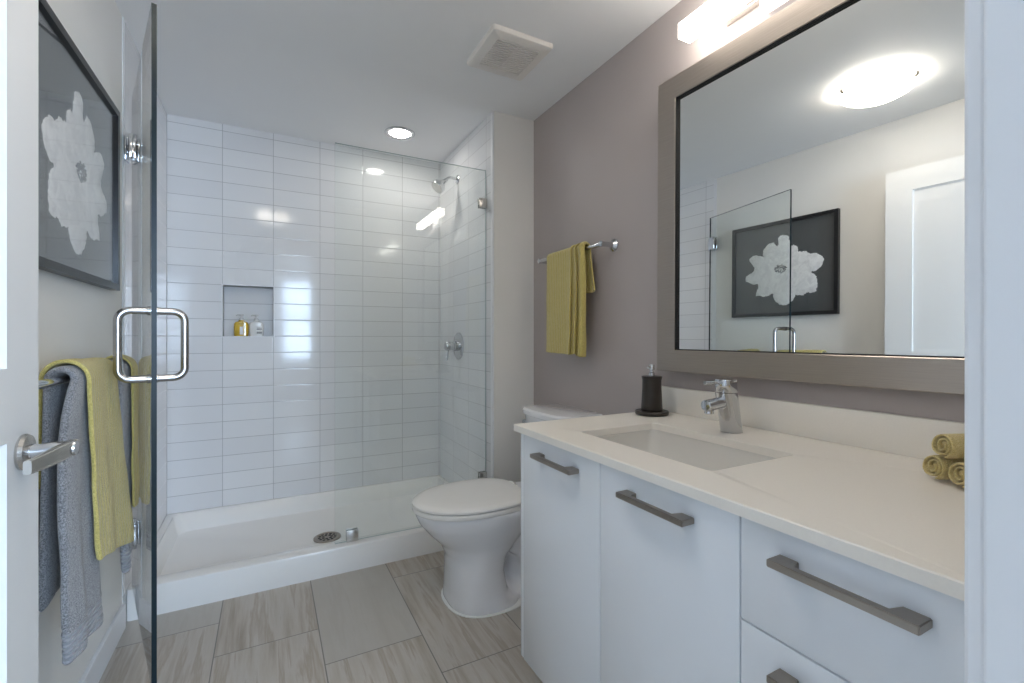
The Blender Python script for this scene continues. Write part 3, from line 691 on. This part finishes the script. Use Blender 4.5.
# rear: trapway column, foot and the deck that carries the tank
loft(bm, [egg(.86, 1.24, .135, 0, pf_=2.4), egg(.86, 1.24, .135, .03, pf_=2.4), egg(.90, 1.22, .088, .075), egg(.90, 1.20, .080, .2), egg(.88, 1.22, .10, .30), egg(.86, 1.26, .15, .36), egg(.86, 1.27, .17, .398)])
pth = [(.84, TY-.02, .30), (.93, TY-.045, .27), (1.0, TY-.05, .20), (1.05, TY-.05, .10), (1.10, TY-.05, .05)]
tube(bm, pth, [.10, .085, .07, .07, .07], 20)
ob = obj('bowl', bm, M['porcelain'], to)
md = ob.modifiers.new('r', 'REMESH'); md.mode = 'VOXEL'; md.voxel_size = .0075; md.use_smooth_shade = True
md = ob.modifiers.new('sm', 'SMOOTH'); md.factor = .5; md.iterations = 10
bm = new(); loft(bm, [egg(.645, 1.0, .172, 0.0, pf_=2.5), egg(.645, 1.0, .172, .004, pf_=2.5), egg(.652, .99, .166, .006, pf_=2.5)]); obj('caulk_line', bm, M['caulk'], to)
bm = new(); loft(bm, [egg(.518, .985, .186, .397, pb=3.2), egg(.513, .988, .190, .402, pb=3.2), egg(.513, .988, .190, .412, pb=3.2), egg(.518, .985, .186, .417, pb=3.2)]); obj('seat', bm, M['seat'], to)
bm = new(); loft(bm, [egg(.518, .985, .186, .4195, pb=3.4), egg(.512, .99, .191, .423, pb=3.4), egg(.512, .99, .191, .430, pb=3.4), egg(.520, .985, .184, .437, pb=3.4), egg(.545, .965, .165, .441, pb=3.2), egg(.60, .93, .12, .4435), egg(.68, .86, .05, .4445)]); obj('lid', bm, M['seat'], to)
for s in (-1, 1):
    bm = new(); lathe(bm, (1.0, TY+s*.075-.02, .418), (0, 1, 0), [(0, .014), (.04, .014)], 16); box(bm, .985, 1.02, TY+s*.075-.02, TY+s*.075+.02, .398, .418, bev=.003)
    obj('hinge', bm, M['seat'], to)
def tk(xf, xb, hw, z, bow=.02, n=14):
    out = [Vector((xb, TY+hw, z))]
    for i in range(n+1):
        t = -1+2*i/n; r = abs(t)
        out.append(Vector((xf+bow*t*t+.03*r**8, TY-hw*t*(-1)*-1*(1) if False else TY+hw*(-t), z)))
    out.append(Vector((xb, TY-hw, z))); return out
bm = new(); loft(bm, [tk(1.135, 1.285, .165, .398), tk(1.125, 1.29, .172, .42), tk(1.10, 1.305, .185, .60), tk(1.095, 1.308, .19, .728)]); obj('tank', bm, M['porcelain'], to)
bm = new(); loft(bm, [tk(1.092, 1.308, .194, .728), tk(1.083, 1.310, .199, .733), tk(1.083, 1.310, .199, .752), tk(1.090, 1.308, .193, .761), tk(1.12, 1.30, .16, .766)]); obj('tank_lid', bm, M['porcelain'], to)
bm = new(); lathe(bm, (1.108, TY+.14, .69), (-1, 0, 0), [(0, .013), (.012, .013), (.014, .01)], 18); tube(bm, [(1.094, TY+.14, .69), (1.09, TY+.10, .688), (1.092, TY+.06, .684)], [.006, .0055, .005], 10); obj('flush_lever', bm, M['chrome'], to)

# ------------------------------------------------------------------ towel bars
def towel_bar(label, xw, sg, y0, y1, z, off):
    t = thing('towel_bar', label, 'towel bar', (xw, (y0+y1)/2, z)); xb = xw+sg*off
    bm = new(); tube(bm, [(xb, y0, z), (xb, y1, z)], .0095, 20); obj('rail', bm, M['chrome'], t)
    for y in (y0, y1):
        bm = new(); lathe(bm, (xw, y, z), (sg, 0, 0), [(0, .027), (.005, .027), (.011, .019), (.016, .0125), (off-.012, .0105), (off, .0125), (off+.005, .0135), (off+.0085, .0125), (off+.0105, .008)], 28)
        obj('bracket', bm, M['chrome'], t)
    return xb
xb_r = towel_bar('chrome towel bar on the mauve wall above the toilet', XR, -1, 1.555, 2.06, 1.498, .066)
xb_l = towel_bar('chrome towel bar low on the white left wall under the picture', XL, 1, 1.19, 2.05, 1.0, .062)

# ------------------------------------------------------------------ towels
def interp(keys, n):
    k = np.array(keys, float); t = np.linspace(0, len(k)-1, n)
    out = np.zeros((n, k.shape[1]))
    for a in range(n):     # Catmull-Rom through the keys
        i = min(int(t[a]), len(k)-2); f_ = t[a]-i
        p0, p1, p2, p3 = k[max(i-1, 0)], k[i], k[i+1], k[min(i+2, len(k)-1)]
        out[a] = .5*((2*p1)+(-p0+p2)*f_+(2*p0-5*p1+4*p2-p3)*f_**2+(-p0+3*p1-3*p2+p3)*f_**3)
    return out
def towel(name, label, cat, material, xb, zb, sg, keys, thick, ncol=40, hem=None, seed=1, group=None, hem_mat=None, ye=7):
    """keys per column: y at the bar, r front (offset from the rail), r back, y at front hem, x offset at front hem, z front hem, y back hem, x offset back hem, z back hem"""
    rg_ = random.Random(seed); K_ = interp(keys, ncol); bm = new(); rows = []; nb, na, nf = 14, 10, 80
    ph = [rg_.uniform(0, 6.28) for _ in range(4)]
    for c_ in range(ncol):
        yt, rf, rb, yf, xf, zf, yb, xk, zk = K_[c_]; col = []
        for i in range(nb):
            t = 1-i/nb; te = t**1.3
            col.append(Vector((xb-sg*(rb+(xk-rb)*te), yt+(yb-yt)*te, zb+(zk-zb)*t)))
        for i in range(na+1):
            a = PI*i/na; rr = rb+(rf-rb)*i/na
            col.append(Vector((xb-sg*rr*math.cos(a), yt, zb+((rf+rb)/2+.001)*math.sin(a))))
        for i in range(1, nf+1):
            t = i/nf; te = t**1.15
            wob = .0018*math.sin(9*t+ph[0]+c_*.25)*t+.0012*math.sin(21*t+ph[1]+c_*.1)*t
            x = rf+(xf-rf)*te+wob
            if hem and t > 1-hem[0]:
                x += hem[1]*math.sin((t-1+hem[0])/hem[0]*2*PI*hem[2])
            col.append(Vector((xb+sg*x, yt+(yf-yt)*(1-(1-t)**ye), zb+(zf-zb)*t)))
        rows.append([bm.verts.new(p) for p in col])
    npath = len(rows[0])
    for a, b_ in zip(rows[:-1], rows[1:]):
        for j in range(npath-1):
            f_ = bm.faces.new((a[j], a[j+1], b_[j+1], b_[j]))
            if hem_mat and j > npath-1-nf*hem[0]: f_.material_index = 1
    o_ = obj(name, bm, material, None, True, [material]+([hem_mat] if hem_mat else []), at=(xb, float(K_[:, 0].mean()), float(K_[:, 5].min())))
    s_ = o_.modifiers.new('s', 'SOLIDIFY'); s_.thickness = thick; s_.offset = 0
    s2 = o_.modifiers.new('b', 'SUBSURF'); s2.levels = 1; s2.render_levels = 1
    tag(o_, label, cat, group); return o_

# mustard towel over the bar on the mauve wall: flat front, pleated near edge
ky = [(1.965, .016, .015, 1.965, .020, 1.028, 1.965, .018, 1.32), (1.93, .018, .015, 1.93, .026, 1.026, 1.93, .018, 1.32), (1.85, .018, .016, 1.85, .028, 1.024, 1.85, .020, 1.315), (1.775, .020, .017, 1.770, .030, 1.022, 1.77, .022, 1.31),
      (1.745, .030, .020, 1.735, .046, 1.022, 1.74, .024, 1.31), (1.755, .020, .017, 1.748, .030, 1.021, 1.745, .020, 1.31), (1.735, .017, .016, 1.722, .024, 1.026, 1.72, .020, 1.305),
      (1.712, .030, .022, 1.692, .046, 1.030, 1.70, .026, 1.30), (1.722, .018, .018, 1.705, .028, 1.018, 1.70, .022, 1.30), (1.700, .016, .016, 1.682, .022, 1.016, 1.68, .020, 1.30),
      (1.678, .029, .024, 1.660, .042, 1.014, 1.655, .028, 1.30), (1.665, .022, .022, 1.650, .030, 1.014, 1.640, .026, 1.305), (1.660, .014, .016, 1.648, .016, 1.014, 1.630, .020, 1.31)]
towel('hand_towel', 'mustard yellow towel folded over the bar on the mauve wall', 'towel', M['yellow'], xb_r, 1.5, -1, ky, .007, 72, (.07, .0010, 2.5), 5)

# left wall: grey bath towels with mustard hand towels over them
GY = 'towels on the left wall bar'
def rim(y0, y1, rf, rb, xf, xk, zf0, zf1, zk, thickn, n=5, dyf=0, dyb=0):
    """a folded towel: rounded fold along the near edge, then the flat front towards the far edge"""
    ks = [(y0+.055, rf-thickn, max(rb-thickn*.6, .011), y0+.05+dyf, xf-thickn*1.5, zf0+.02, y0+.05+dyb, max(xk-thickn, .012), zk+.01),
          (y0+.012, rf-thickn*.75, max(rb-thickn*.4, .011), y0+.012+dyf, xf-thickn*1.2, zf0+.008, y0+.012+dyb, max(xk-thickn*.7, .012), zk),
          (y0, rf-thickn*.3, rb-thickn*.1, y0+dyf, xf-thickn*.5, zf0, y0+dyb, xk-thickn*.3, zk), (y0+.016, rf, rb, y0+.02+dyf, xf, zf0, y0+.016+dyb, xk, zk)]
    for i in range(1, n+1):
        t = i/n; wv = .004*math.sin(i*2.1)
        ks.append((y0+.016+(y1-y0-.016)*t, rf+wv*.4, rb, y0+.02+(y1-y0-.02)*t+dyf, xf+wv*1.5, zf0+(zf1-zf0)*t, y0+.016+(y1-y0-.016)*t+dyb, xk, zk))
    return ks
near_grey = [(k[0], k[1]-.05*max(0, k[0]-1.47), *k[2:]) for k in rim(1.445, 1.66, .027, .026, .046, .028, .385, .365, .480, .009, dyf=-.10, dyb=-.03)]
towel('bath_towel', 'grey bath towel nearest the door, long ribbed hem hanging lowest on the bar', 'towel', M['grey'], xb_l, 1.0, 1, near_grey, .012, 48, (.12, .0022, 4), 2, GY, M['grey_hem'])
near_yellow = [(k[0], k[1]-.045*max(0, k[0]-1.47), k[2], k[3]+.06*(k[0]-1.468)/.262, *k[4:]) for k in rim(1.468, 1.735, .045, .043, .064, .047, .555, .480, .745, .003)]
towel('hand_towel', 'wide mustard hand towel laid over the nearer grey towel on the left bar', 'towel', M['yellow'], xb_l, 1.0, 1, near_yellow, .009, 48, (.05, .0008, 2), 3, GY, None, 1.4)
lim = lambda y: (-.462+.269*(2.27-y)-.0135)-xb_l      # clear of the open glass door
far_grey = [(k[0], min(k[1], lim(k[0])-.0135, .0265) if k[0] > 1.845 else k[1], k[2], k[3], min(k[4], lim(k[3])-.0135, .030) if k[3] > 1.82 else k[4], *k[5:]) for k in rim(1.808, 1.965, .030, .022, .048, .026, .385, .39, .48, .008, 4, dyf=-.025)]
towel('bath_towel', 'grey bath towel hanging at the far end of the left bar by the glass door', 'towel', M['grey'], xb_l, 1.0, 1, far_grey, .010, 36, (.12, .0022, 4), 8, GY, M['grey_hem'])
far_yellow = [(k[0], min(k[1], lim(k[0])), k[2], k[3], min(k[4], lim(k[3])), *k[5:]) for k in rim(1.876, 2.02, .044, .038, .048, .040, .555, .55, .62, .003, 6)]
towel('hand_towel', 'narrow mustard hand towel over the farther grey towel beside the glass door', 'towel', M['yellow'], xb_l, 1.0, 1, far_yellow, .008, 32, (.05, .0008, 2), 9, GY)
